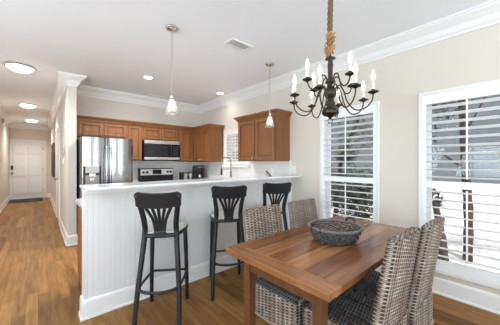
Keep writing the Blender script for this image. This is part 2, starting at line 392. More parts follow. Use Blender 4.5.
def shutter(y0, y1, z0, z1, mids, pitch, label, top, bot, tilt=9, stile=.03, rodx=None, depth=.08):
    t = thing('plantation_shutter', (XR, (y0+y1)/2, z0), label, 'shutter', 'white window shutters')
    xa, xb = XR-.018, XR+.014
    MB().box(xa, xb, y0, y0+stile, z0, z1).build('stile', M['white'], t, .003); MB().box(xa, xb, y1-stile, y1, z0, z1).build('stile', M['white'], t, .003)
    MB().box(xa, xb, y0+stile, y1-stile, top, z1).build('top_rail', M['white'], t, .003); MB().box(xa, xb, y0+stile, y1-stile, z0, bot).build('bottom_rail', M['white'], t, .003)
    spans = [(bot, top)]
    if mids:
        MB().box(xa, xb, y0+stile, y1-stile, mids[0], mids[1]).build('middle_rail', M['white'], t, .003); spans = [(bot, mids[0]), (mids[1], top)]
    for za, zb in spans:
        n = round((zb-za)/pitch); p = (zb-za)/n; m = MB(); th = math.radians(tilt)
        for i in range(n):
            zc = za+(i+.5)*p; xc = XR+.002; ring = []
            for k in range(10):
                u = math.cos(2*PI*k/10)*depth/2; v = math.sin(2*PI*k/10)*.0078
                ring.append((xc+u*math.cos(th)+v*math.sin(th), zc-u*math.sin(th)+v*math.cos(th)))
            m.loft([[(x, y0+stile+.001, z) for x, z in ring], [(x, y1-stile-.001, z) for x, z in ring]])
        m.build('louvers', M['white'], t, smooth=False)
        xr = XR-depth/2*math.cos(th)-.004; yc = (y0+y1)/2
        MB().box(xr-.006, xr+.004, yc-.007, yc+.007, za+.03, zb-.012).build('tilt_rod', M['white'], t, .002)
    MB().box(xa-.006, xa+.002, y1-.004, y1+.001, z0+.15, z0+.22).build('hinge', M['white'], t); MB().box(xa-.006, xa+.002, y1-.004, y1+.001, z1-.22, z1-.15).build('hinge', M['white'], t)
    return t
window(1, *WIN[0], 1.08, 'white framed window near the right edge behind the wicker chairs')
window(2, *WIN[1], 1.08, 'white framed window behind the chandelier and dining table')
shutter(WIN[0][0]+.034, WIN[0][1]-.034, .244, 1.98, (1.049, 1.116), .0767, 'white louvered shutter in the window beside the wicker chairs at right', 1.889, .34)
shutter(WIN[1][0]+.034, WIN[1][1]-.034, .244, 1.98, (1.049, 1.116), .0767, 'white louvered shutter in the window behind the chandelier', 1.889, .34)
# sink window
fr = MB(); X0, X1 = XR-.02, XR+.004
fr.box(X0, X1, 3.39, 3.44, 1.23, 1.97).box(X0, X1, 4.17, 4.225, 1.23, 1.97).box(X0, X1, 3.44, 4.17, 1.92, 1.97)
w3 = fr.build('window_3', M['trim'], bevel=.003); struct(w3, 'small white framed window over the kitchen sink')
MB().box(XR-.07, XR+.004, 3.38, 4.235, 1.205, 1.24).build('window_sill', M['trim'], w3, .004)
s = MB(); xa, xb = XR+.10, XR+.145
s.box(xa, xb, 3.44, 3.49, 1.26, 1.92).box(xa, xb, 4.12, 4.17, 1.26, 1.92).box(xa, xb, 3.49, 4.12, 1.26, 1.31).box(xa, xb, 3.49, 4.12, 1.87, 1.92).box(xa, xb, 3.49, 4.12, 1.57, 1.61)
s.build('sash', M['trim'], w3); MB().box(xb-.02, xb-.014, 3.485, 4.125, 1.305, 1.875).build('glass', M['pane'], w3)
shutter(3.442, 4.168, 1.262, 1.918, None, .0633, 'white louvered shutter in the small window over the sink', 1.88, 1.32, 28, .03)

# ------------------------------------------------------------------ peninsula, counters, base cabinets
PX0 = .285; PY = 2.415
m = MB().box(PX0, XR-.002, PY, PY+.115, 0, 1.08)
pw = m.build('half_wall', M['bead'], bevel=.002); struct(pw, 'white beadboard half wall under the breakfast bar')
MB().box(XR-.085, XR-.002, PY-.012, PY, .157, 1.08).build('pilaster', M['trim'], pw, .002)
MB().box(PX0, XR-.085, PY-.014, PY, 1.035, 1.08).build('top_rail', M['trim'], pw, .003)
struct(sweep([(XR-.003, PY), (PX0, PY), (PX0, PY+.115)][::-1], [(-d, z) for d, z in BASE]).build('baseboard_peninsula', M['trim']))
tag(MB().box(.272, XR-.002, 2.205, 2.575, 1.081, 1.104).build('bar_countertop', M['quartz'], bevel=.005), 'white quartz bar countertop on the beadboard half wall', 'countertop')

def base_cab(x0, x1, y0, y1, face, label, ndoor=2):
    """face: '-y', '+y' or '-x'"""
    t = thing('base_cabinet', ((x0+x1)/2, (y0+y1)/2, 0), label, 'cabinet', 'kitchen base cabinets')
    MB().box(x0, x1, y0, y1, .10, .874).build('carcass', M['cab'], t)
    q = .05
    MB().box(x0+.01, x1-.01, y0+.01, y1-.01, 0, .10).build('toe_kick', M['cab_dark'], t)
    for i in range(ndoor):
        if face in ('-y', '+y'):
            a = x0+(x1-x0)*i/ndoor+.008; b = x0+(x1-x0)*(i+1)/ndoor-.008
            ya, yb = (y0-.02, y0) if face == '-y' else (y1, y1+.02)
            d = MB().box(a, b, ya, yb, .12, .66).build('door', M['cab'], t, .004); MB().box(a, b, ya, yb, .68, .86).build('drawer', M['cab_h'], t, .004)
        else:
            a = y0+(y1-y0)*i/ndoor+.008; b = y0+(y1-y0)*(i+1)/ndoor-.008
            d = MB().box(x0-.02, x0, a, b, .12, .66).build('door', M['cab'], t, .004); MB().box(x0-.02, x0, a, b, .68, .86).build('drawer', M['cab'], t, .004)
    return t
base_cab(.315, 2.30, PY+.117, 3.13, '+y', 'brown wood base cabinet behind the white half wall of the bar', 4)
tag(MB().box(.298, 2.34, PY+.116, 3.17, .875, .912).build('countertop', M['quartz'], bevel=.004), 'low white countertop behind the raised bar', 'countertop')
base_cab(1.265, 1.53, 4.66, YB-.002, '-y', 'narrow brown base cabinet between refrigerator and range', 1)
tag(MB().box(1.258, 1.533, 4.63, YB-.013, .875, .912).build('countertop', M['quartz'], bevel=.004), 'short white countertop between refrigerator and range', 'countertop')
base_cab(2.27, 2.38, 4.66, YB-.002, '-y', 'brown base cabinet right of the range under the toaster', 1)
base_cab(2.40, XR-.002, 2.55, YB-.002, '-x', 'long brown base cabinet under the sink window', 5)
m = MB().box(2.268, XR-.013, 4.63, YB-.013, .875, .912).box(2.37, XR-.013, 2.535, 4.63, .875, .912)
tag(m.build('countertop', M['quartz'], bevel=.004), 'white L shaped countertop under the sink window and toaster', 'countertop')
struct(MB().box(.46, XR-.012, YB-.012, YB, .90, 1.36).build('backsplash_back', M['tile']), 'white tile backsplash on the back wall')
m = MB().box(XR-.012, XR, 2.445, 3.385, .90, 1.33).box(XR-.012, XR, 3.385, 4.23, .90, 1.204).box(XR-.012, XR, 4.23, YB, .90, 1.33)
struct(m.build('backsplash_right', M['tile']), 'white tile backsplash on the window wall')
struct(MB().box(XR-.02, XR, 2.42, 2.444, 1.106, 1.335).build('trim_13', M['trim']), 'white end strip of the backsplash')

# ------------------------------------------------------------------ wall cabinets
def raised_door(t, face, a, b, z0, z1, plane, knob=None):
    """recessed panel door; (a,b) along the face, plane = front of carcass"""
    th = .02; r = min(.055, (b-a)*.2, (z1-z0)*.22)
    def bx(m, p, q, za, zb, d0, d1):
        return m.box(p, q, plane-d1, plane-d0, za, zb) if face == '-y' else m.box(plane-d1, plane-d0, p, q, za, zb)
    m = MB(); bx(m, a, a+r, z0, z1, 0, th); bx(m, b-r, b, z0, z1, 0, th); bx(m, a+r, b-r, z0, z0+r, 0, th); bx(m, a+r, b-r, z1-r, z1, 0, th)
    d = m.build('door', M['cab'], t, .003)
    bx(MB(), a+r-.002, b-r+.002, z0+r-.002, z1-r+.002, 0, .008).build('door_panel', M['cab'], d)
    e = .014
    m = MB(); bx(m, a+r, a+r+e, z0+r, z1-r, .008, .013); bx(m, b-r-e, b-r, z0+r, z1-r, .008, .013); bx(m, a+r, b-r, z0+r, z0+r+e, .008, .013); bx(m, a+r, b-r, z1-r-e, z1-r, .008, .013)
    m.build('panel_moulding', M['cab_dark'], d)
    if knob:
        p, z = knob; m = MB()
        if face == '-y': m.tube([(p, plane-th, z), (p, plane-th-.014, z)], .005, 8).ball((p, plane-th-.022, z), .013)
        else: m.tube([(plane-th, p, z), (plane-th-.014, p, z)], .005, 8).ball((plane-th-.022, p, z), .013)
        m.build('knob', M['knob'], d, smooth=True)
def wall_cab(x0, x1, y0, y1, z0, z1, label):
    t = thing('wall_cabinet', ((x0+x1)/2, (y0+y1)/2, z0), label, 'cabinet', 'brown wooden wall cabinets')
    MB().box(x0, x1, y0, y1, z0, z1).build('carcass', M['cab'], t, .002); return t
YC = 4.95; ZT = 2.025
t = wall_cab(.47, 1.262, YC, YB-.001, 1.75, ZT, 'short brown wall cabinet with two doors above the refrigerator')
raised_door(t, '-y', .515, .868, 1.775, 1.995, YC, (.84, 1.80)); raised_door(t, '-y', .888, 1.24, 1.775, 1.995, YC, (.916, 1.80))
t = wall_cab(1.264, 1.53, YC, YB-.013, 1.337, ZT, 'tall narrow brown wall cabinet between refrigerator and microwave')
raised_door(t, '-y', 1.285, 1.51, 1.36, 1.995, YC, (1.305, 1.40))
t = wall_cab(1.532, 2.288, YC, YB-.001, 1.745, ZT, 'short brown wall cabinet with two doors above the microwave')
raised_door(t, '-y', 1.555, 1.90, 1.77, 1.995, YC, (1.872, 1.795)); raised_door(t, '-y', 1.92, 2.265, 1.77, 1.995, YC, (1.948, 1.795))
t = wall_cab(2.290, 2.653, YC, YB-.013, 1.325, ZT, 'brown single door wall cabinet right of the microwave')
raised_door(t, '-y', 2.31, 2.632, 1.345, 1.995, YC, (2.335, 1.385))
t = wall_cab(2.655, XR-.013, 4.255, YB-.013, 1.315, ZT, 'brown corner wall cabinet left of the sink window')
raised_door(t, '-x', 4.275, 4.59, 1.335, 1.995, 2.655, (4.56, 1.365)); raised_door(t, '-x', 4.605, 4.925, 1.335, 1.995, 2.655, (4.635, 1.365))
t = wall_cab(2.655, XR-.013, 2.44, 3.345, 1.322, ZT, 'large brown two door wall cabinet at the end above the bar')
raised_door(t, '-x', 2.46, 2.88, 1.34, 1.995, 2.655, (2.85, 1.375)); raised_door(t, '-x', 2.90, 3.32, 1.34, 1.995, 2.655, (2.93, 1.375))
CC = [(0, ZT-.012), (.012, ZT-.012), (.014, ZT+.004), (.04, ZT+.035), (.055, ZT+.045), (.055, ZT+.062), (0, ZT+.062)]
def cornice(path, label, foot):
    t = thing('cabinet_cornice', (path[0][0], path[0][1], ZT), label, 'cornice', 'cornices on the wall cabinets')
    sweep(path, CC).build('moulding', M['cab_h'], t)
    m = MB()
    for f in foot: m.box(*f, ZT+.001, ZT+.058)
    m.build('top_board', M['cab'], t); return t
# path has the cabinet front on its right-hand side in plan, so mirrored distances
def csweep(path): return [(p[0], p[1]) for p in path]
cornice([(XR-.013, 4.235), (2.635, 4.235), (2.635, 4.93), (.47, 4.93)][::-1] if False else [(XR-.013, 4.253), (2.653, 4.253), (2.653, 4.93), (.47, 4.93)], 'brown cornice along the tops of the back wall cabinets', [(.47, XR-.013, 4.93, YB-.013), (2.653, XR-.013, 4.253, 4.93)])
cornice([(XR-.013, 2.438), (2.653, 2.438), (2.653, 3.347), (XR-.013, 3.347)], 'brown cornice on top of the large cabinet above the bar', [(2.653, XR-.013, 2.438, 3.347)])

# ------------------------------------------------------------------ refrigerator
FX0, FX1, FY, FZ = .487, 1.248, 4.575, 1.70
t = thing('refrigerator', ((FX0+FX1)/2, 4.9, 0), 'tall stainless steel french door refrigerator with water dispenser', 'refrigerator')
MB().box(FX0, FX1, FY, 5.22, .03, FZ-.01).build('body', M['blackplastic'], t, .004)
MB().box(FX0+.02, FX1-.02, FY+.01, 5.15, 0, .03).build('base_grille', M['blackplastic'], t)
def bowed(x0, x1, z0, z1, yb, d0, bow, n=14):
    ring = []; xc = (x0+x1)/2; hw = (x1-x0)/2; pts = []
    for i in range(n+1):
        s = -1+2*i/n; e = max(0, abs(s)-.86)/.14
        pts.append((xc+hw*s, yb-d0-bow*(1-s*s)+.022*e*e))
    poly = pts+[(x1, yb), (x0, yb)]
    return MB().loft([[(x, y, z0) for x, y in poly], [(x, y, z1) for x, y in poly]])
dl = bowed(FX0, .858, .62, FZ, FY, .055, .034).build('door', M['steel'], t, smooth=False)
dr_ = bowed(.864, FX1, .62, FZ, FY, .055, .034).build('door', M['steel'], t)
dz = bowed(FX0, FX1, .06, .61, FY, .055, .025).build('freezer_drawer', M['steel'], t)
for o, x in ((dl, .835), (dr_, .889)):
    MB().tube(spline([(x, FY-.06, .78), (x, FY-.115, .84), (x, FY-.125, 1.15), (x, FY-.115, 1.52), (x, FY-.06, 1.58)], 6), .013, 10).build('handle', M['steel'], o, smooth=True)
MB().tube(spline([(.56, FY-.06, .56), (.60, FY-.12, .56), (1.14, FY-.12, .56), (1.18, FY-.06, .56)], 6), .012, 10).build('handle', M['steel'], dz, smooth=True)
yd = FY-.084
dp = MB().box(.522, .55, yd-.014, yd+.02, .955, 1.246).box(.735, .762, yd-.014, yd+.02, .955, 1.246).box(.55, .735, yd-.012, yd+.02, 1.10, 1.135).build('dispenser', M['blackplastic'], dl, .004)
MB().box(.55, .735, yd-.02, yd+.02, 1.135, 1.25).build('dispenser_panel', M['thermo'], dp if False else dl, .006)
MB().box(.55, .735, yd-.012, yd+.015, .955, 1.10).build('dispenser_recess', M['greymetal'], dl)
MB().box(.60, .685, yd-.03, yd-.01, 1.075, 1.13).build('dispenser_nozzle', M['chrome'], dl, .004)
MB().box(.615, .67, yd-.022, yd-.010, 1.0, 1.06).build('dispenser_paddle', M['chrome'], dl, .004)

# ------------------------------------------------------------------ microwave and range
x0, x1, ya, z0, z1 = 1.553, 2.277, 4.895, 1.335, 1.742
t = thing('microwave', ((x0+x1)/2, ya+.15, z0), 'stainless steel microwave mounted under the cabinet above the range', 'microwave')
MB().box(x0, x1, ya, YB-.013, z0, z1).build('body', M['blackplastic'], t, .003)
d = MB().box(x0+.004, x1-.004, ya-.022, ya, z0+.075, z1-.07).build('door', M['blackgloss'], t, .003)
MB().box(x0+.06, x0+.5, ya-.025, ya-.021, z0+.1, z1-.095).build('door_window', M['screen'], d)
MB().box(x0, x1, ya-.024, ya, z1-.068, z1).build('top_vent_strip', M['steel_bright'], t, .003)
MB().box(x0, x1, ya-.024, ya, z0+.022, z0+.073).build('bottom_strip', M['steel_bright'], t, .003)
MB().tube(spline([(x1-.20, ya-.02, z0+.09), (x1-.20, ya-.05, z0+.11), (x1-.20, ya-.05, z1-.10), (x1-.20, ya-.02, z1-.08)], 4), .009, 8).build('handle', M['blackplastic'], d, smooth=True)
MB().box(x1-.15, x1-.03, ya-.026, ya-.021, z0+.1, z1-.1).build('control_panel', M['blackplastic'], t)
x0, x1 = 1.538, 2.262
t = thing('range', ((x0+x1)/2, 4.95, 0), 'stainless and black electric range below the microwave', 'range')
MB().box(x0, x1, 4.62, 5.245, .06, .905).build('body', M['steel'], t, .003)
MB().box(x0+.03, x1-.03, 4.66, 5.2, 0, .06).build('base', M['blackplastic'], t)
MB().box(x0, x1, 4.60, 5.18, .905, .918).build('cooktop', M['blackgloss'], t, .003)
d = MB().box(x0+.01, x1-.01, 4.59, 4.62, .2, .80).build('oven_door', M['blackgloss'], t, .004)
MB().tube([(x0+.06, 4.555, .75), (x1-.06, 4.555, .75)], .011, 8).build('handle', M['steel'], d)
bg = MB().box(x0, x1, 5.165, 5.245, .918, 1.18).build('backguard', M['blackplastic'], t, .006)
MB().box(x0+.03, x1-.012, 5.152, 5.166, 1.035, 1.162).build('control_strip', M['steel_bright'], bg, .003)
MB().box(x0+.27, x1-.27, 5.146, 5.153, 1.055, 1.15).build('display', M['blackgloss'], bg, .002)
for x in (x0+.085, x0+.155, x1-.135, x1-.07): MB().tube([(x, 5.152, 1.098), (x, 5.122, 1.098)], [.024, .02], 14).build('knob', M['blackplastic'], bg)

# ------------------------------------------------------------------ small appliances, faucet, display
def toaster():
    t = thing('toaster', (2.48, 4.98, .912), 'black and steel toaster on the counter right of the range', 'toaster')
    MB().box(2.360, 2.610, 4.90, 5.06, .925, 1.085).build('body', M['steel'], t, .02, seg=3)
    MB().box(2.350, 2.395, 4.895, 5.065, .917, 1.09).build('end_cap', M['blackplastic'], t, .012); MB().box(2.575, 2.620, 4.895, 5.065, .917, 1.09).build('end_cap', M['blackplastic'], t, .012)
    MB().box(2.47, 2.525, 4.893, 4.901, .93, 1.075).build('front_panel', M['blackplastic'], t, .004)
    MB().box(2.485, 2.51, 4.873, 4.894, 1.02, 1.04).build('lever', M['chrome'], t, .003)
    for y in (4.945, 5.0): MB().box(2.42, 2.58, y, y+.018, 1.084, 1.087).build('slot', M['slot'], t)
    for x in (2.39, 2.61):
        for y in (4.91, 5.05): MB().lathe([(.01, 0), (.01, .015)], (x, y, .912), 8).build('foot', M['blackplastic'], t)
toaster()
t = thing('coffee_maker', (2.72, 4.84, .912), 'black single serve coffee maker on the corner counter', 'coffee maker')
MB().box(2.635, 2.80, 4.75, 4.99, .912, .945).build('base', M['blackplastic'], t, .01)
MB().box(2.635, 2.80, 4.87, 4.99, .945, 1.21).build('water_column', M['blackplastic'], t, .012)
MB().box(2.63, 2.805, 4.745, 4.99, 1.12, 1.235).build('brew_head', M['blackplastic'], t, .025, seg=3)
MB().tube(spline([(2.645, 4.742, 1.19), (2.72, 4.725, 1.205), (2.79, 4.742, 1.19)], 4), .008, 8).build('handle', M['chrome'], t, smooth=True)
MB().lathe([(.028, 0), (.036, .03), (.036, .10)], (2.715, 4.80, .945), 16).build('cup', M['chrome'], t, smooth=True)
MB().box(2.80, 2.865, 4.84, 4.99, .93, 1.19).build('water_tank', M['screen'], t, .012)
bx, by = 2.86, 3.83
t = thing('faucet', (bx, by, .912), 'tall chrome gooseneck pull down faucet at the sink window', 'faucet')
MB().lathe([(.03, 0), (.03, .008), (.022, .015)], (bx, by, .912), 16).build('base', M['greymetal'], t)
MB().tube([(bx, by, .92), (bx, by, 1.12)], .017, 12).build('body', M['greymetal'], t, smooth=True)
MB().tube(spline([(bx, by, 1.12), (bx, by, 1.32), (bx-.03, by, 1.375), (bx-.11, by, 1.40), (bx-.19, by, 1.375), (bx-.22, by, 1.32), (bx-.22, by, 1.19)], 6), .010, 10).build('spout', M['greymetal'], t, smooth=True)
MB().tube([(bx-.22, by, 1.19), (bx-.22, by, 1.17), (bx-.22, by, 1.06)], [.012, .017, .019], 12).build('spray_head', M['iron'], t, smooth=True)
MB().tube([(bx, by, 1.17), (bx-.21, by, 1.17)], .006, 8).build('docking_arm', M['greymetal'], t)
MB().tube([(bx, by, 1.02), (bx+.0, by-.06, 1.04)], .007, 8).build('handle', M['greymetal'], t)
t = thing('smart_display', (2.52, 2.46, 1.104), 'small tilted black smart display on the bar top', 'screen')
def rotbox(x0, x1, y0, y1, z0, z1, piv, ax, ang):
    m = MB().box(x0, x1, y0, y1, z0, z1); R = Matrix.Rotation(ang, 3, ax); p = Vector(piv); m.v = [tuple(R @ (Vector(q)-p)+p) for q in m.v]; return m
def yaw(m, piv, ang):
    R = Matrix.Rotation(ang, 3, 'Z'); p = Vector(piv); m.v = [tuple(R @ (Vector(q)-p)+p) for q in m.v]; return m
Rv, Fv = Vector((.7515, -.66, 0)), Vector((.66, .7515, 0)); C0 = Vector((2.50, 2.44, 1.104))
def slab(q, f0, f1): return MB().loft([[tuple(C0+Rv*a+Fv*f+Vector((0, 0, b))) for a, b in q] for f in (f0, f1)])
slab([(.040, .004), (.016, .001), (-.048, .068), (-.026, .080)], -.05, .05).build('screen', M['screen'], t, .003)
slab([(.012, .0), (-.052, .0), (-.052, .012), (-.040, .050)], -.035, .035).build('stand', M['thermo'], t, .004)

# outlets, thermostat, switch, vents
def plate(name, x, y0, y1, z0, z1, label, cat, slots=True):
    t = thing(name, (x, (y0+y1)/2, z0), label, cat); MB().box(x-.007, x, y0, y1, z0, z1).build('cover_plate', M['outlet'], t, .002)
    if slots:
        for k in (.3, .7):
            zc = z0+(z1-z0)*k; MB().box(x-.009, x-.006, (y0+y1)/2-.015, (y0+y1)/2+.015, zc-.014, zc+.014).build('socket', M['outlet'], t)
plate('power_outlet', XR, 2.33, 2.40, 1.13, 1.245, 'white outlet plate on the beige wall right of the backsplash', 'outlet')
plate('power_outlet', XR-.012, 2.78, 2.85, 1.08, 1.195, 'white outlet plate on the tile below the large cabinet', 'outlet')
t = thing('thermostat', (XHR, 5.3, 1.44), 'small grey thermostat on the hall wall end', 'thermostat')
MB().box(XHR-.03, XHR, 5.18, 5.34, 1.45, 1.60).build('body', M['thermo'], t, .006); MB().box(XHR-.032, XHR-.029, 5.21, 5.31, 1.51, 1.575).build('display', M['screen'], t)
t = thing('light_switch', (XHR, 5.6, 1.28), 'white light switch below the thermostat in the hall', 'switch')
MB().box(XHR-.008, XHR, 5.56, 5.64, 1.25, 1.37).build('cover_plate', M['outlet'], t, .002); MB().box(XHR-.016, XHR-.007, 5.59, 5.61, 1.29, 1.33).build('toggle', M['outlet'], t)
t = thing('picture_frame', (XHR, 9.0, .9), 'dark framed picture on the right wall of the hall', 'picture')
MB().box(XHR-.045, XHR, 8.45, 8.52, .90, 1.84).box(XHR-.045, XHR, 9.43, 9.5, .90, 1.84).box(XHR-.045, XHR, 8.52, 9.43, .90, .97).box(XHR-.045, XHR, 8.52, 9.43, 1.77, 1.84).build('frame', M['frame_dark'], t, .003)
MB().box(XHR-.02, XHR-.005, 8.52, 9.43, .97, 1.77).build('print', M['canvas'], t)
t = thing('smoke_detector', (XHL, 9.55, 2.42), 'small round grey detector high on the left hall wall', 'detector')
MB().tube([(XHL, 9.55, 2.45), (XHL+.035, 9.55, 2.45)], [.075, .06], 18).build('housing', M['thermo'], t, .003); MB().tube([(XHL+.035, 9.55, 2.45), (XHL+.042, 9.55, 2.45)], .03, 14).build('grille', M['slot'], t)
tag(MB().box(-.73, .12, YH-.95, YH-.03, .001, .014).build('doormat', M['mat'], bevel=.004), 'dark doormat in front of the white front door', 'mat')
def vent(cx, cy, w, l, label):
    t = thing('ceiling_vent', (cx, cy, CZ), label, 'vent'); z = CZ
    MB().box(cx-w/2, cx+w/2, cy-l/2, cy-l/2+.025, z-.012, z).box(cx-w/2, cx+w/2, cy+l/2-.025, cy+l/2, z-.012, z).box(cx-w/2, cx-w/2+.025, cy-l/2+.025, cy+l/2-.025, z-.012, z).box(cx+w/2-.025, cx+w/2, cy-l/2+.025, cy+l/2-.025, z-.012, z).build('frame', M['outlet'], t, .002)
    MB().box(cx-w/2+.02, cx+w/2-.02, cy-l/2+.02, cy+l/2-.02, z-.002, z-.0005).build('duct', M['outlet'], t)
    m = MB(); k = int((w-.05)/.018)
    for i in range(k):
        x = cx-w/2+.027+i*.018; m.quad((x, cy-l/2+.022, z-.010), (x+.012, cy-l/2+.022, z-.003), (x+.012, cy+l/2-.022, z-.003), (x, cy+l/2-.022, z-.010))
    m.build('slats', M['outlet'], t)
vent(1.75, 2.19, .31, .16, 'white slatted ceiling vent between the two pendant lights')
vent(1.80, 5.02, .31, .12, 'white slatted ceiling vent by the back wall crown moulding')

# ------------------------------------------------------------------ ceiling lights
def lamp(kind, loc, power, parent, color=(1, .98, .96), size=.1, aim=None):
    d = bpy.data.lights.new('lamp_glow', kind); d.energy = power; d.color = color; d.shadow_soft_size = size
    if kind == 'SPOT': d.spot_size = math.radians(160); d.spot_blend = 1
    o = bpy.data.objects.new('lamp_glow', d); COL.objects.link(o); o.parent = parent
    o.location = Vector(loc)-Vector(ORG[parent.name]); return o
def recessed(x, y, label, power):
    t = thing('recessed_light', (x, y, CZ), label, 'ceiling light', 'recessed ceiling lights')
    MB().lathe([(.058, -.001), (.06, -.006), (.085, -.008), (.088, -.001)], (x, y, CZ), 28, False).build('trim_ring', M['white'], t, smooth=True)
    MB().lathe([(.001, -.004), (.058, -.004)], (x, y, CZ), 28, False).build('lens', M['lens'], t); lamp('SPOT', (x, y, CZ-.02), power, t, size=.05)
recessed(1.328, 3.99, 'round recessed ceiling light above the refrigerator, left of the pair', 190); recessed(2.70, 3.97, 'round recessed ceiling light near the sink wall, right of the pair', 9)
def flush(x, y, label):
    t = thing('flush_ceiling_light', (x, y, CZ), label, 'ceiling light', 'flush ceiling lights along the hall')
    MB().lathe([(.15, 0), (.158, -.008), (.158, -.022), (.152, -.026), (.145, -.022)], (x, y, CZ), 32, False).build('rim', M['chrome'], t, smooth=True)
    MB().lathe([(.001, -.082), (.05, -.079), (.095, -.066), (.128, -.045), (.143, -.022)], (x, y, CZ), 32, False).build('diffuser', M['dome'], t, smooth=True); lamp('SPOT', (x, y, CZ-.10), 95, t)
flush(-.19, 4.72, 'lit flush dome ceiling light nearest in the hall'); flush(-.175, 7.72, 'lit flush dome ceiling light in the middle of the hall'); flush(-.15, 10.4, 'lit flush dome ceiling light closest to the front door')

def pendant(x, y, label, zs):
    t = thing('pendant_light', (x, y, zs), label, 'pendant light', 'glass pendant lights over the bar')
    MB().lathe([(.001, 0), (.062, 0), (.062, -.012), (.04, -.024), (.012, -.03), (.001, -.034)], (x, y, CZ), 24, False).build('canopy', M['chrome'], t, smooth=True)
    MB().tube([(x, y, CZ-.03), (x, y, zs+.19)], .004, 8).build('stem', M['chrome'], t)
    MB().lathe([(.001, .20), (.016, .20), (.019, .185), (.019, .145), (.001, .14)], (x, y, zs), 16, False).build('socket', M['chrome'], t, smooth=True)
    MB().lathe([(.021, .165), (.030, .13), (.045, .08), (.058, .035), (.067, 0), (.064, 0), (.055, .035), (.042, .08), (.027, .13), (.018, .162)], (x, y, zs), 28, False).build('glass_shade', M['shade'], t, smooth=True)
    MB().lathe([(.001, .035), (.018, .042), (.025, .062), (.022, .085), (.012, .11), (.011, .14), (.001, .142)], (x, y, zs), 16, False).build('bulb', M['bulb_soft'], t, smooth=True)
pendant(1.02, 2.36, 'clear glass cone pendant light over the left end of the bar', 1.79)
pendant(2.42, 2.34, 'clear glass cone pendant light over the right end of the bar by the cabinet', 1.79)

# ------------------------------------------------------------------ chandelier
cx, cy = 1.547, .905
t = thing('chandelier', (cx, cy, 1.58), 'black iron candle chandelier with twelve lit bulbs hung on rope over the table', 'chandelier')
MB().lathe([(.001, 0), (.065, 0), (.065, -.012), (.03, -.03), (.001, -.035)], (cx, cy, CZ), 24, False).build('canopy', M['iron'], t, smooth=True)
m = MB(); zt, zb = CZ-.02, 2.12
for s in range(3):
    pts = []
    for i in range(91):
        z = zt+(zb-zt)*i/90; a = 2*PI*s/3+i*.33; w = .006*math.sin(i*.07)
        pts.append((cx+w+.0095*math.cos(a), cy+.0095*math.sin(a), z))
    m.tube(pts, .0105, 7)
m.build('rope', M['rope'], t, smooth=True)
m = MB(); rr = random.Random(3)
for i in range(26):
    a = rr.uniform(0, 2*PI); z = rr.uniform(2.09, 2.19); ca, sa = math.cos(a), math.sin(a); q = rr.uniform(.020, .036); h = rr.uniform(-.035, .03)
    m.tube(spline([(cx+.008*ca, cy+.008*sa, z), (cx+q*ca-.012*sa, cy+q*sa+.012*ca, z+h), (cx+q*.7*ca+.014*sa, cy+q*.7*sa-.014*ca, z+h-.02), (cx+.01*ca, cy+.01*sa, z-.02)], 3), .0075, 5, sx=.5)
m.build('raffia_bow', M['raffia'], t, smooth=True)
MB().tube([(cx, cy, 2.13), (cx, cy, 2.03)], .005, 8).build('hook', M['iron'], t)
MB().lathe([(.001, 2.055), (.008, 2.05), (.01, 2.04), (.034, 2.034), (.036, 2.028), (.014, 2.02), (.017, 2.0), (.02, 1.985), (.017, 1.96), (.016, 1.90), (.02, 1.885), (.034, 1.872), (.036, 1.862), (.016, 1.85),
            (.014, 1.84), (.03, 1.825), (.043, 1.80), (.044, 1.78), (.03, 1.755), (.018, 1.745), (.022, 1.735), (.035, 1.72), (.032, 1.705), (.02, 1.695), (.03, 1.69), (.052, 1.68), (.058, 1.66), (.058, 1.645), (.05, 1.632), (.026, 1.624), (.01, 1.615), (.008, 1.605), (.001, 1.603)], (cx, cy, 0), 24, False).build('column', M['iron'], t, smooth=True)
MB().loop([(cx+.017*math.cos(2*PI*i/16)*math.cos(-.72), cy+.017*math.cos(2*PI*i/16)*math.sin(-.72), 1.592+.017*math.sin(2*PI*i/16)) for i in range(16)], .0032, 6).build('finial_ring', M['iron'], t, smooth=True)
va = math.radians(90-41.28-18.5)          # direction from the camera to the chandelier
fwd = math.atan2(cy, cx)
def arm(phi, prof, cup):
    ca, sa = math.cos(phi), math.sin(phi)
    P = lambda r, z: (cx+r*ca, cy+r*sa, z)
    a = MB().tube(spline([P(r, z) for r, z in prof], 7), .0046, 8).build('arm', M['iron'], t, smooth=True)
    r, z = cup; c = P(r, z)
    MB().lathe([(.001, -.012), (.010, -.010), (.014, -.004), (.030, .000), (.034, .006), (.031, .008), (.012, .006), (.013, .02), (.001, .02)], c, 18, False).build('drip_cup', M['iron'], a, smooth=True)
    MB().lathe([(.0095, .012), (.0095, .075), (.001, .076)], c, 12, False).build('candle_sleeve', M['candle'], a, smooth=True)
    MB().lathe([(.001, .074), (.006, .078), (.011, .092), (.0118, .102), (.0085, .122), (.003, .14), (.001, .146)], c, 12, False).build('bulb', M['bulb'], a, smooth=True)
low = [(.02, 1.79), (.055, 1.835), (.085, 1.80), (.115, 1.71), (.165, 1.652), (.225, 1.66), (.262, 1.70), (.27, 1.742)]
up = [(.016, 1.86), (.045, 1.905), (.075, 1.90), (.10, 1.84), (.135, 1.80), (.17, 1.81), (.19, 1.845)]
for k in range(8): arm(fwd-math.radians(148-45*k), low, (.27, 1.752))
for k in range(4): arm(fwd-math.radians(141-90*k), up, (.19, 1.856))

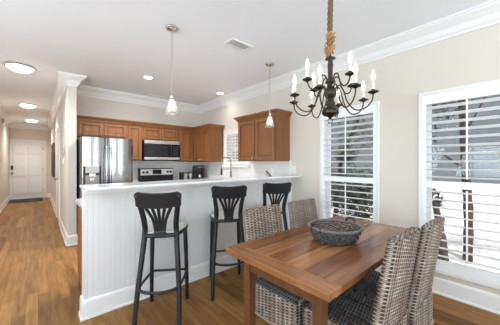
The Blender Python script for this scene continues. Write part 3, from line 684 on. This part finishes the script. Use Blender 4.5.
# ------------------------------------------------------------------ dining table
TX0, TX1, TY0, TY1, TZ = .912, 2.33, .54, 1.285, .75
t = thing('dining_table', ((TX0+TX1)/2, (TY0+TY1)/2, 0), 'brown plank wooden dining table under the chandelier', 'table')
MB().box(TX0+.112, TX1-.112, TY0, TY1, TZ-.036, TZ).build('tabletop', M['table'], t, .003)
MB().box(TX0, TX0+.110, TY0, TY1, TZ-.036, TZ).build('breadboard_end', M['table_end'], t, .004); MB().box(TX1-.110, TX1, TY0, TY1, TZ-.036, TZ).build('breadboard_end', M['table_end'], t, .004)
lx, ly, lw = (.995, TX1-.083-.056), (.625, 1.14), .056
for x in lx:
    for y in ly: MB().loft([[(x+a*lw, y+b*lw, TZ-.036) for a, b in ((0,0),(1,0),(1,1),(0,1))], [(x+.004+a*(lw-.008), y+.004+b*(lw-.008), 0) for a, b in ((0,0),(1,0),(1,1),(0,1))]]).build('leg', M['table_leg'], t, .003)
za, zb = .615, TZ-.037
MB().box(lx[0]+.008, lx[0]+.030, ly[0]+lw, ly[1], za, zb).build('apron', M['table_leg'], t, .002); MB().box(lx[1]+lw-.03, lx[1]+lw-.008, ly[0]+lw, ly[1], za, zb).build('apron', M['table_leg'], t, .002)
MB().box(lx[0]+lw, lx[1], ly[0]+.008, ly[0]+.03, za, zb).build('apron', M['table_leg'], t, .002); MB().box(lx[0]+lw, lx[1], ly[1]+lw-.03, ly[1]+lw-.008, za, zb).build('apron', M['table_leg'], t, .002)

# ------------------------------------------------------------------ wicker chairs
rs = random.Random(11)
def weave(m, S, T, pos, a=.036, b=.0092, res=(6, 3), wrap=False, amp=.0068):
    """over-under weave on the patch pos(s,t)->(point, normal); s in [0,S], t in [0,T]"""
    nu = max(2, round(S/a)); nv = max(1, round(T/b))
    if wrap and nu % 2: nu += 1
    cu = nu*res[0]; cv = nv*res[1]; n0 = len(m.v)
    colt = [rs.random()*.4 for _ in range(nu)]; tone = [[rs.random()*.35+colt[i_] for i_ in range(nu)] for _ in range(nv)]; rowt = [rs.random()*.25 for _ in range(nv)]
    if m.attr is None: m.attr = []
    cols = cu if wrap else cu+1
    for q in range(cv+1):
        y = q/res[1]; j = min(int(y), nv-1); fy = y-j
        for p in range(cols):
            x = p/res[0]; i = min(int(x), nu-1); fx = x-i
            W = math.sin(PI*x)*(1 if j % 2 == 0 else -1)
            pw = math.sqrt(max(0, 1-((fy-.5)*2)**2)); ps = math.sqrt(max(0, 1-((fx-.5)*2/.55)**2))
            hw = pw*(.45+.55*W); hs = ps*(.42-.2*W)
            ed = min(fx, 1-fx); h = max(hw*(1-.7*math.exp(-(ed/.1)**2)), hs, 0); isw = 1.0 if (hw >= hs and hw > .08) else 0.0
            P_, N_ = pos(S*p/cu, T*q/cv); m.v.append(tuple(Vector(P_)+Vector(N_)*(h*amp-.001)))
            k = rowt[j]+tone[j][i]; m.attr += [isw, k, 0, 1]
    for q in range(cv):
        for p in range(cu):
            b1 = (p+1) % cu if wrap else p+1
            m.f.append((n0+q*cols+p, n0+q*cols+b1, n0+(q+1)*cols+b1, n0+(q+1)*cols+p))
def rrect(x0, x1, y0, y1, r):
    segs = []; L = 0
    pts = []
    for cxx, cyy, a0 in ((x1-r, y0+r, -PI/2), (x1-r, y1-r, 0), (x0+r, y1-r, PI/2), (x0+r, y0+r, PI)):
        for i in range(7):
            a = a0+PI/2*i/6; pts.append((cxx+r*math.cos(a), cyy+r*math.sin(a), math.cos(a), math.sin(a)))
    pts.append(pts[0]); acc = [0]
    for i in range(len(pts)-1): acc.append(acc[-1]+math.hypot(pts[i+1][0]-pts[i][0], pts[i+1][1]-pts[i][1]))
    def f(s):
        s = s % acc[-1]
        for i in range(len(pts)-1):
            if s <= acc[i+1]+1e-9:
                k = (s-acc[i])/max(1e-9, acc[i+1]-acc[i]); p, q = pts[i], pts[i+1]
                return tuple(p[z]+(q[z]-p[z])*k for z in range(4))
        return pts[0]
    return f, acc[-1]
W2 = .195
def chair_proto():
    t = thing('wicker_chair', (0, 0, 0), '', 'chair', 'wicker dining chairs around the table')
    zs, zt = .455, .945
    yf = lambda z: -.085*((z-zs)/(zt-zs)); yr = lambda z: -.052-.074*((z-zs)/(zt-zs))
    # backrest: rounded-rectangle section that leans back; rows run round it without a seam
    m = MB(); _, Lm = rrect(-W2, W2, -.052, 0, .016); H = zt-zs
    cache = {}
    def pos(s, tt):
        z = zs+tt; key = round(tt, 5)
        if key not in cache: cache[key] = rrect(-W2+.006*(tt/H), W2-.006*(tt/H), yr(z), yf(z), .016)
        f, L = cache[key]; x, y, nx, ny = f(s/Lm*L); return (x, y, z), (nx, ny, .12)
    weave(m, Lm, H, pos, wrap=True)
    weave(m, 2*W2-.02, -.085+.126-.006, lambda s, q: ((-W2+.01+s, yr(zt)+.003+q, zt-.001), (0, 0, 1)), b=.0092)
    m.build('backrest', M['wicker'], t, smooth=True)
    # seat box: woven apron all round plus woven seat top
    m = MB(); f, L = rrect(-W2, W2, -.058, .365, .018)
    def pos2(s, q):
        x, y, nx, ny = f(s); z = .25+q; k = .012*(q/.2)
        return (x, y, z), (nx, ny, 0)
    weave(m, L, .205, pos2, wrap=True)
    m.build('seat_apron', M['wicker'], t, smooth=True)
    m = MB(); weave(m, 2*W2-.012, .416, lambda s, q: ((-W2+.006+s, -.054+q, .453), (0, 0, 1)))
    m.build('seat', M['wicker_seat_shaded'], t, smooth=True)['label'] = 'woven seat darkened with painted shade'
    m = MB(); m.loop([(p[0]+p[2]*.004, p[1]+p[3]*.004, .252) for p in (f(L*i/80) for i in range(80))], .008, 6); m.attr = []
    for v in m.v: m.attr += [1, .5, 0, 1]
    m.build('bottom_rim', M['wicker'], t, smooth=True)
    MB().box(-W2+.02, W2-.02, -.04, .345, .255, .44).build('inner_frame', M['chair_leg'], t)
    for x in (-1, 1):
        for y, dy in ((-.03, -.015), (.335, 0)):
            MB().loft([[(x*(W2-.03)+a*.018, y+b*.018, .27) for a, b in ((-1,-1),(1,-1),(1,1),(-1,1))], [(x*(W2-.028)+a*.013, y+dy+b*.013, 0) for a, b in ((-1,-1),(1,-1),(1,1),(-1,1))]]).build('leg', M['chair_leg'], t, .002)
    return t
ch = chair_proto(); YN, YF = .497, 1.273
ch.location = (1.367, YN, 0); ch['label'] = 'wicker chair with tall grey woven back in the right foreground, nearest the camera'
dup(ch, (1.785, YN-.032, 0), 0, 'wicker chair with tall grey woven back beside the shuttered window, behind the nearest chair')
dup(ch, (1.342, YF, 0), PI, 'brown wicker chair on the bar side of the table, in front of the middle stool')
dup(ch, (1.858, YF, 0), PI, 'brown wicker chair on the bar side of the table, behind the basket')

# ------------------------------------------------------------------ basket
bx, by = 1.585, .895
t = thing('woven_basket', (bx, by, TZ), 'round charcoal openwork basket with two handles on the table', 'basket')
H = .098
rad = lambda z: .125+.052*(z/H)**.7
m = MB(); NS = 26
rows = 6
for j in range(rows):
    z = .012+(H-.02)*j/(rows-1); pts = []
    for i in range(NS*6):
        a = 2*PI*i/(NS*6); w = math.sin(NS/2*a+(PI if j % 2 else 0)); r = rad(z)+.006*w
        pts.append((bx+r*math.cos(a), by+r*math.sin(a), TZ+z+.0045*math.sin(NS*a+j)))
    m.loop(pts, .0048, 6)
m.build('woven_wall', M['basket'], t, smooth=True)
m = MB()
for i in range(NS):
    a = 2*PI*(i+.5)/NS
    for sgn in (-1, 1):
        m.tube([(bx+rad(z)*math.cos(a+sgn*(z/H-.5)*.3), by+rad(z)*math.sin(a+sgn*(z/H-.5)*.3), TZ+.004+z*.98) for z in (0, .02, .045, .07, H)], .0036, 5)
m.build('stakes', M['basket2'], t, smooth=True)
m = MB()
for s in range(3):
    m.loop([(bx+(rad(H)+.007*math.cos(22*a+2*PI*s/3))*math.cos(a), by+(rad(H)+.007*math.cos(22*a+2*PI*s/3))*math.sin(a), TZ+H+.006*math.sin(22*a+2*PI*s/3)) for a in (2*PI*i/132 for i in range(132))], .0055, 6)
m.build('rim', M['basket2'], t, smooth=True)
m = MB(); m.lathe([(.001, .002), (.124, .002), (.127, .012), (.001, .012)], (bx, by, TZ), 32, False)
for j in range(7): m.loop([(bx+(.02+.016*j)*math.cos(a), by+(.02+.016*j)*math.sin(a), TZ+.013) for a in (2*PI*i/40 for i in range(40))], .006, 5)
m.build('base', M['basket'], t, smooth=True)
for a0 in (math.radians(168), math.radians(350)):
    pts = [(bx+(rad(H)+.004)*math.cos(a0+q), by+(rad(H)+.004)*math.sin(a0+q), TZ+H+z) for q, z in ((-.22, -.012), (-.21, .012), (-.13, .031), (0, .038), (.13, .031), (.21, .012), (.22, -.012))]
    MB().tube(spline(pts, 4), .0075, 8).build('handle', M['handle'], t, smooth=True)

# ------------------------------------------------------------------ bar stools (local: facing +Y)
def stool_proto():
    t = thing('bar_stool', (0, 0, 0), '', 'bar stool', 'black bar stools at the breakfast bar')
    ZS = .728
    for s in (-1, 1):
        MB().tube(spline([(s*.163, .190, 0), (s*.158, .178, .3), (s*.146, .160, ZS-.02)], 4), [.017]*3+[.018]*3+[.020]*3, 10, up=(1,0,0)).build('leg', M['black'], t, smooth=True)
        pts = spline([(s*.166, -.295, 0), (s*.154, -.232, .31), (s*.124, -.160, ZS-.02), (s*.122, -.172, .82), (s*.138, -.205, .94), (s*.160, -.252, 1.055)], 5)
        MB().tube(pts, [.0175+.0045*min(1, i/10)-.003*max(0, (i-15)/10) for i in range(len(pts))], 10, up=(1,0,0)).build('leg', M['black'], t, smooth=True)
    # seat: rounded trapezoid frame with a pale pad
    def outline(o, z):
        P = [(-.130-o, -.165-o), (.130+o, -.165-o), (.172+o, .0), (.180+o, .12), (.165+o, .195+o), (.08, .215+o), (-.08, .215+o), (-.165-o, .195+o), (-.180-o, .12), (-.172-o, .0)]
        return [(x, y, z) for x, y in P]
    MB().loft([outline(-.012, ZS-.035), outline(0, ZS-.03), outline(0, ZS-.006), outline(-.004, ZS)]).build('seat_frame', M['black'], t, .004)
    o = MB().loft([outline(-.004, ZS), outline(-.003, ZS+.008), outline(-.016, ZS+.016), outline(-.05, ZS+.018)]).build('seat_pad', M['cream'], t, .003, smooth=True); o['label'] = 'pale cream seat pad'
    # footrest: straight front rung, curved rear hoop and side rungs
    MB().tube([(-.158, .180, .285), (.158, .180, .285)], .0115, 8).build('footrest', M['black'], t, smooth=True)
    MB().tube(spline([(-.158, .180, .275), (-.162, .0, .295), (-.150, -.205, .318), (-.10, -.268, .318), (0, -.288, .316), (.10, -.268, .318), (.150, -.205, .318), (.162, .0, .295), (.158, .180, .275)], 6), .0115, 8).build('footrest_hoop', M['black'], t, smooth=True)
    # back: lower rail, curved crest rail, five fanned slats
    def yb(z): return -.166-.080*max(0, (z-.75)/.305)**1.4
    cr = []
    for i in range(15):
        u = -1+2*i/14; x = u*.170; y = yb(1.03)-.026*(1-u*u)+.012; h0 = .945+.016*u*u; h1 = 1.082-.014*(1-u*u)-.016*max(0, abs(u)-.88)/.12; ln = .030
        cr.append([(x, y+.012, h0), (x, y-.012, h0), (x, y-.012-ln, h1), (x, y+.012-ln, h1)])
    MB().loft(cr).build('crest_rail', M['black'], t, .006)
    MB().tube(spline([(-.122, -.170, .716), (0, -.186, .714), (.122, -.170, .716)], 5), .0155, 8).build('lower_rail', M['black'], t, smooth=True)
    MB().box(-.046, .046, -.200, -.178, .702, .760).build('slat_base', M['black'], t, .008)
    for k in (-2, -1, 0, 1, 2):
        pts = spline([(k*.0170, -.188, .748), (k*.025, yb(.85)-.016, .85), (k*.048, yb(.975)-.026+.002*abs(k), .955)], 6)
        MB().tube(pts, [.0100+.0035*i/12 for i in range(len(pts))], 8, sx=1.0, sy=.55, up=(1,0,0)).build('back_slat', M['black'], t, smooth=True)
    return t
st = stool_proto(); st.location = (.833, 2.070, 0); st.rotation_euler = (0, 0, -math.radians(34)); st['label'] = 'black fan back bar stool at the left end of the bar, nearest the camera'
dup(st, (1.528, 2.118, 0), -math.radians(30), 'middle black fan back bar stool, left of the brown wicker chairs')
dup(st, (2.125, 2.065, 0), -math.radians(24), 'farthest black fan back bar stool, half hidden behind the wicker chairs')

# ------------------------------------------------------------------ garden outside the windows
def gravel():
    m = mat('pale_sandy_ground', lin(214, 202, 182), .9); t = NT(m); g = t.noise(t.pos(), 9, 6, .7); t.color(t.ramp(g, [(.3, lin(178, 170, 158)), (.65, lin(216, 210, 199))])); return m
M['ground'] = gravel()
struct(MB().box(XR+.17, 32, -20, 40, -.5, -.38).build('ground', M['ground']), 'pale sandy ground outside')
def siding():
    m = mat('grey_lap_siding', lin(168, 168, 168), .7); t = NT(m); sx = t.n('ShaderNodeSeparateXYZ'); t.l(t.pos(), sx.inputs[0])
    f = t.math('FRACT', t.math('DIVIDE', sx.outputs[2], .4)); t.bump(f, .8, .02); t.color(t.ramp(t.noise(t.mapping(t.pos(), (2, 2, 14)), 1, 3), [(.3, lin(116, 117, 119)), (.7, lin(134, 135, 136))])); return m
M['siding'] = siding()
M['roof'] = mat('grey_shingles', lin(96, 94, 92), .9)
nb = thing('neighbour_house', (20, 6, -.4), 'grey sided house beyond the garden, seen through the shutters', 'house')
MB().box(20, 28, -14, 34, -.38, 9).build('siding_wall', M['siding'], nb)
MB().loft([[(19.2, -14.5, 8.85), (28.5, -14.5, 12.4), (28.5, -14.5, 12.6), (19.2, -14.5, 9.05)], [(19.2, 34.5, 8.85), (28.5, 34.5, 12.4), (28.5, 34.5, 12.6), (19.2, 34.5, 9.05)]]).build('roof', M['roof'], nb)
def bark():
    m = mat('brown_bark', lin(74, 60, 50), .9); t = NT(m); g = t.noise(t.mapping(t.obj(), (14, 14, 4)), 1, 5, .7); t.color(t.ramp(g, [(.35, lin(48, 40, 36)), (.7, lin(112, 92, 74))])); t.bump(g, .8, .02); return m
M['bark'] = bark()
def leafmat(n, a, b):
    m = mat(n, a, .6); t = NT(m); t.color(t.ramp(t.noise(t.pos(), 6, 2), [(.35, a), (.65, b)])); return m
M['leaf'] = leafmat('dark_green_leaf', lin(34, 42, 30), lin(66, 76, 50)); M['leaf2'] = leafmat('olive_leaf', lin(62, 68, 48), lin(112, 114, 82))
rl = random.Random(5)
def leaves(m, c, R, n, size):
    for _ in range(n):
        v = Vector((rl.gauss(0, 1), rl.gauss(0, 1), rl.gauss(0, 1))).normalized()*(rl.random()**.5); p = Vector(c)+Vector((v.x*R[0], v.y*R[1], v.z*R[2]))
        a = Vector((rl.gauss(0, 1), rl.gauss(0, 1), rl.gauss(0, 1))).normalized(); b = a.orthogonal().normalized(); s = size*rl.uniform(.6, 1.3); mid = a.cross(b)*s*.15
        m.quad(p-a*s, p-b*s*.45+mid, p+a*s, p+b*s*.45+mid)
def tree(loc, pts, r0, r1, blobs, mat_, label, n=500, size=.07, branches=()):
    t = thing('tree', loc, label, 'tree', 'trees outside the windows')
    P = spline([(loc[0]+a, loc[1]+b, loc[2]+c) for a, b, c in pts], 5)
    k = len(P); rw = random.Random(9)
    tr = MB().tube(P, [(r0+(r1-r0)*i/(k-1))*rw.uniform(.88, 1.12) for i in range(k)], 10).build('trunk', M['bark'], t, smooth=True)
    for br in branches:
        q = spline([(loc[0]+a, loc[1]+b, loc[2]+c) for a, b, c in br], 5); MB().tube(q, [.02-.015*i/(len(q)-1) for i in range(len(q))], 7).build('branch', M['bark'], t, smooth=True)
    m = MB()
    for c, R in blobs: leaves(m, (loc[0]+c[0], loc[1]+c[1], loc[2]+c[2]), R, n, size)
    if blobs: m.build('foliage', mat_, t)
    return t
tree((5.45, .64, -.40), [(0, 0, 0), (.01, -.01, .8), (-.02, .02, 1.5), (.01, .05, 2.2), (-.02, .08, 3.0), (.0, .1, 4.0)], .068, .05,
     [((-.2, .45, 2.75), (.5, .55, .35)), ((.3, .9, 2.3), (.4, .5, .3)), ((0, 0, 4.2), (1.3, 1.3, .8)), ((.5, -.5, 3.3), (.6, .7, .25))], M['leaf'], 'brown trunked tree outside the right window', 260, .06,
     [[(0, .05, 1.6), (.1, .4, 1.9), (.2, .8, 2.3)], [(0, .08, 2.1), (-.1, -.2, 2.7), (-.1, -.4, 3.3)], [(0, .0, 1.3), (.05, .5, 1.35), (.1, .9, 1.6)]])
tree((5.25, .93, -.40), [(0, 0, 0), (-.02, .02, .35), (.03, .07, .65), (.02, .12, 1.0)], .085, .04, [((.05, .18, 1.05), (.18, .22, .18))], M['leaf'], 'short dark stump with sprouting leaves left of the tree outside the right window', 120, .05)
tree((6.3, 3.55, -.40), [(0, 0, 0), (.05, -.1, 1.2), (.0, -.25, 2.0), (.1, -.6, 2.8), (.1, -.7, 3.6)], .07, .03,
     [((.1, -.55, 2.5), (.6, .55, .5)), ((0, -.7, 3.4), (1.0, 1.0, .6)), ((-.2, -.45, 1.9), (.3, .3, .3))], M['leaf2'], 'olive leaved tree outside the window behind the chandelier', 330, .06,
     [[(.0, -.2, 1.9), (.0, .2, 2.2), (.1, .5, 2.7)]])
def shrub(loc, R, n, label, mt):
    t = thing('shrub', loc, label, 'shrub', 'shrubs outside the windows')
    m = MB()
    for i in range(5):
        a = i*1.3; m.tube(spline([(loc[0], loc[1], loc[2]), (loc[0]+.15*math.cos(a), loc[1]+.15*math.sin(a), loc[2]+R[2]), (loc[0]+.4*R[0]*math.cos(a), loc[1]+.4*R[1]*math.sin(a), loc[2]+R[2]*1.5)], 4), .012, 5)
    m.build('stems', M['bark'], t); f = MB(); leaves(f, (loc[0], loc[1], loc[2]+R[2]+.02), R, n, .055); f.build('foliage', mt, t)
shrub((6.0, 2.75, -.38), (.6, .65, .8), 2400, 'dark green shrub outside the window behind the chandelier, on its right side', M['leaf'])
shrub((6.1, 4.3, -.38), (.55, .6, .75), 2000, 'dark green shrub outside the window behind the chandelier, on its left side', M['leaf'])
shrub((8.6, 4.9, -.38), (.9, 1.0, .8), 1800, 'wide dark shrub farther back, seen between two nearer shrubs outside the window', M['leaf'])
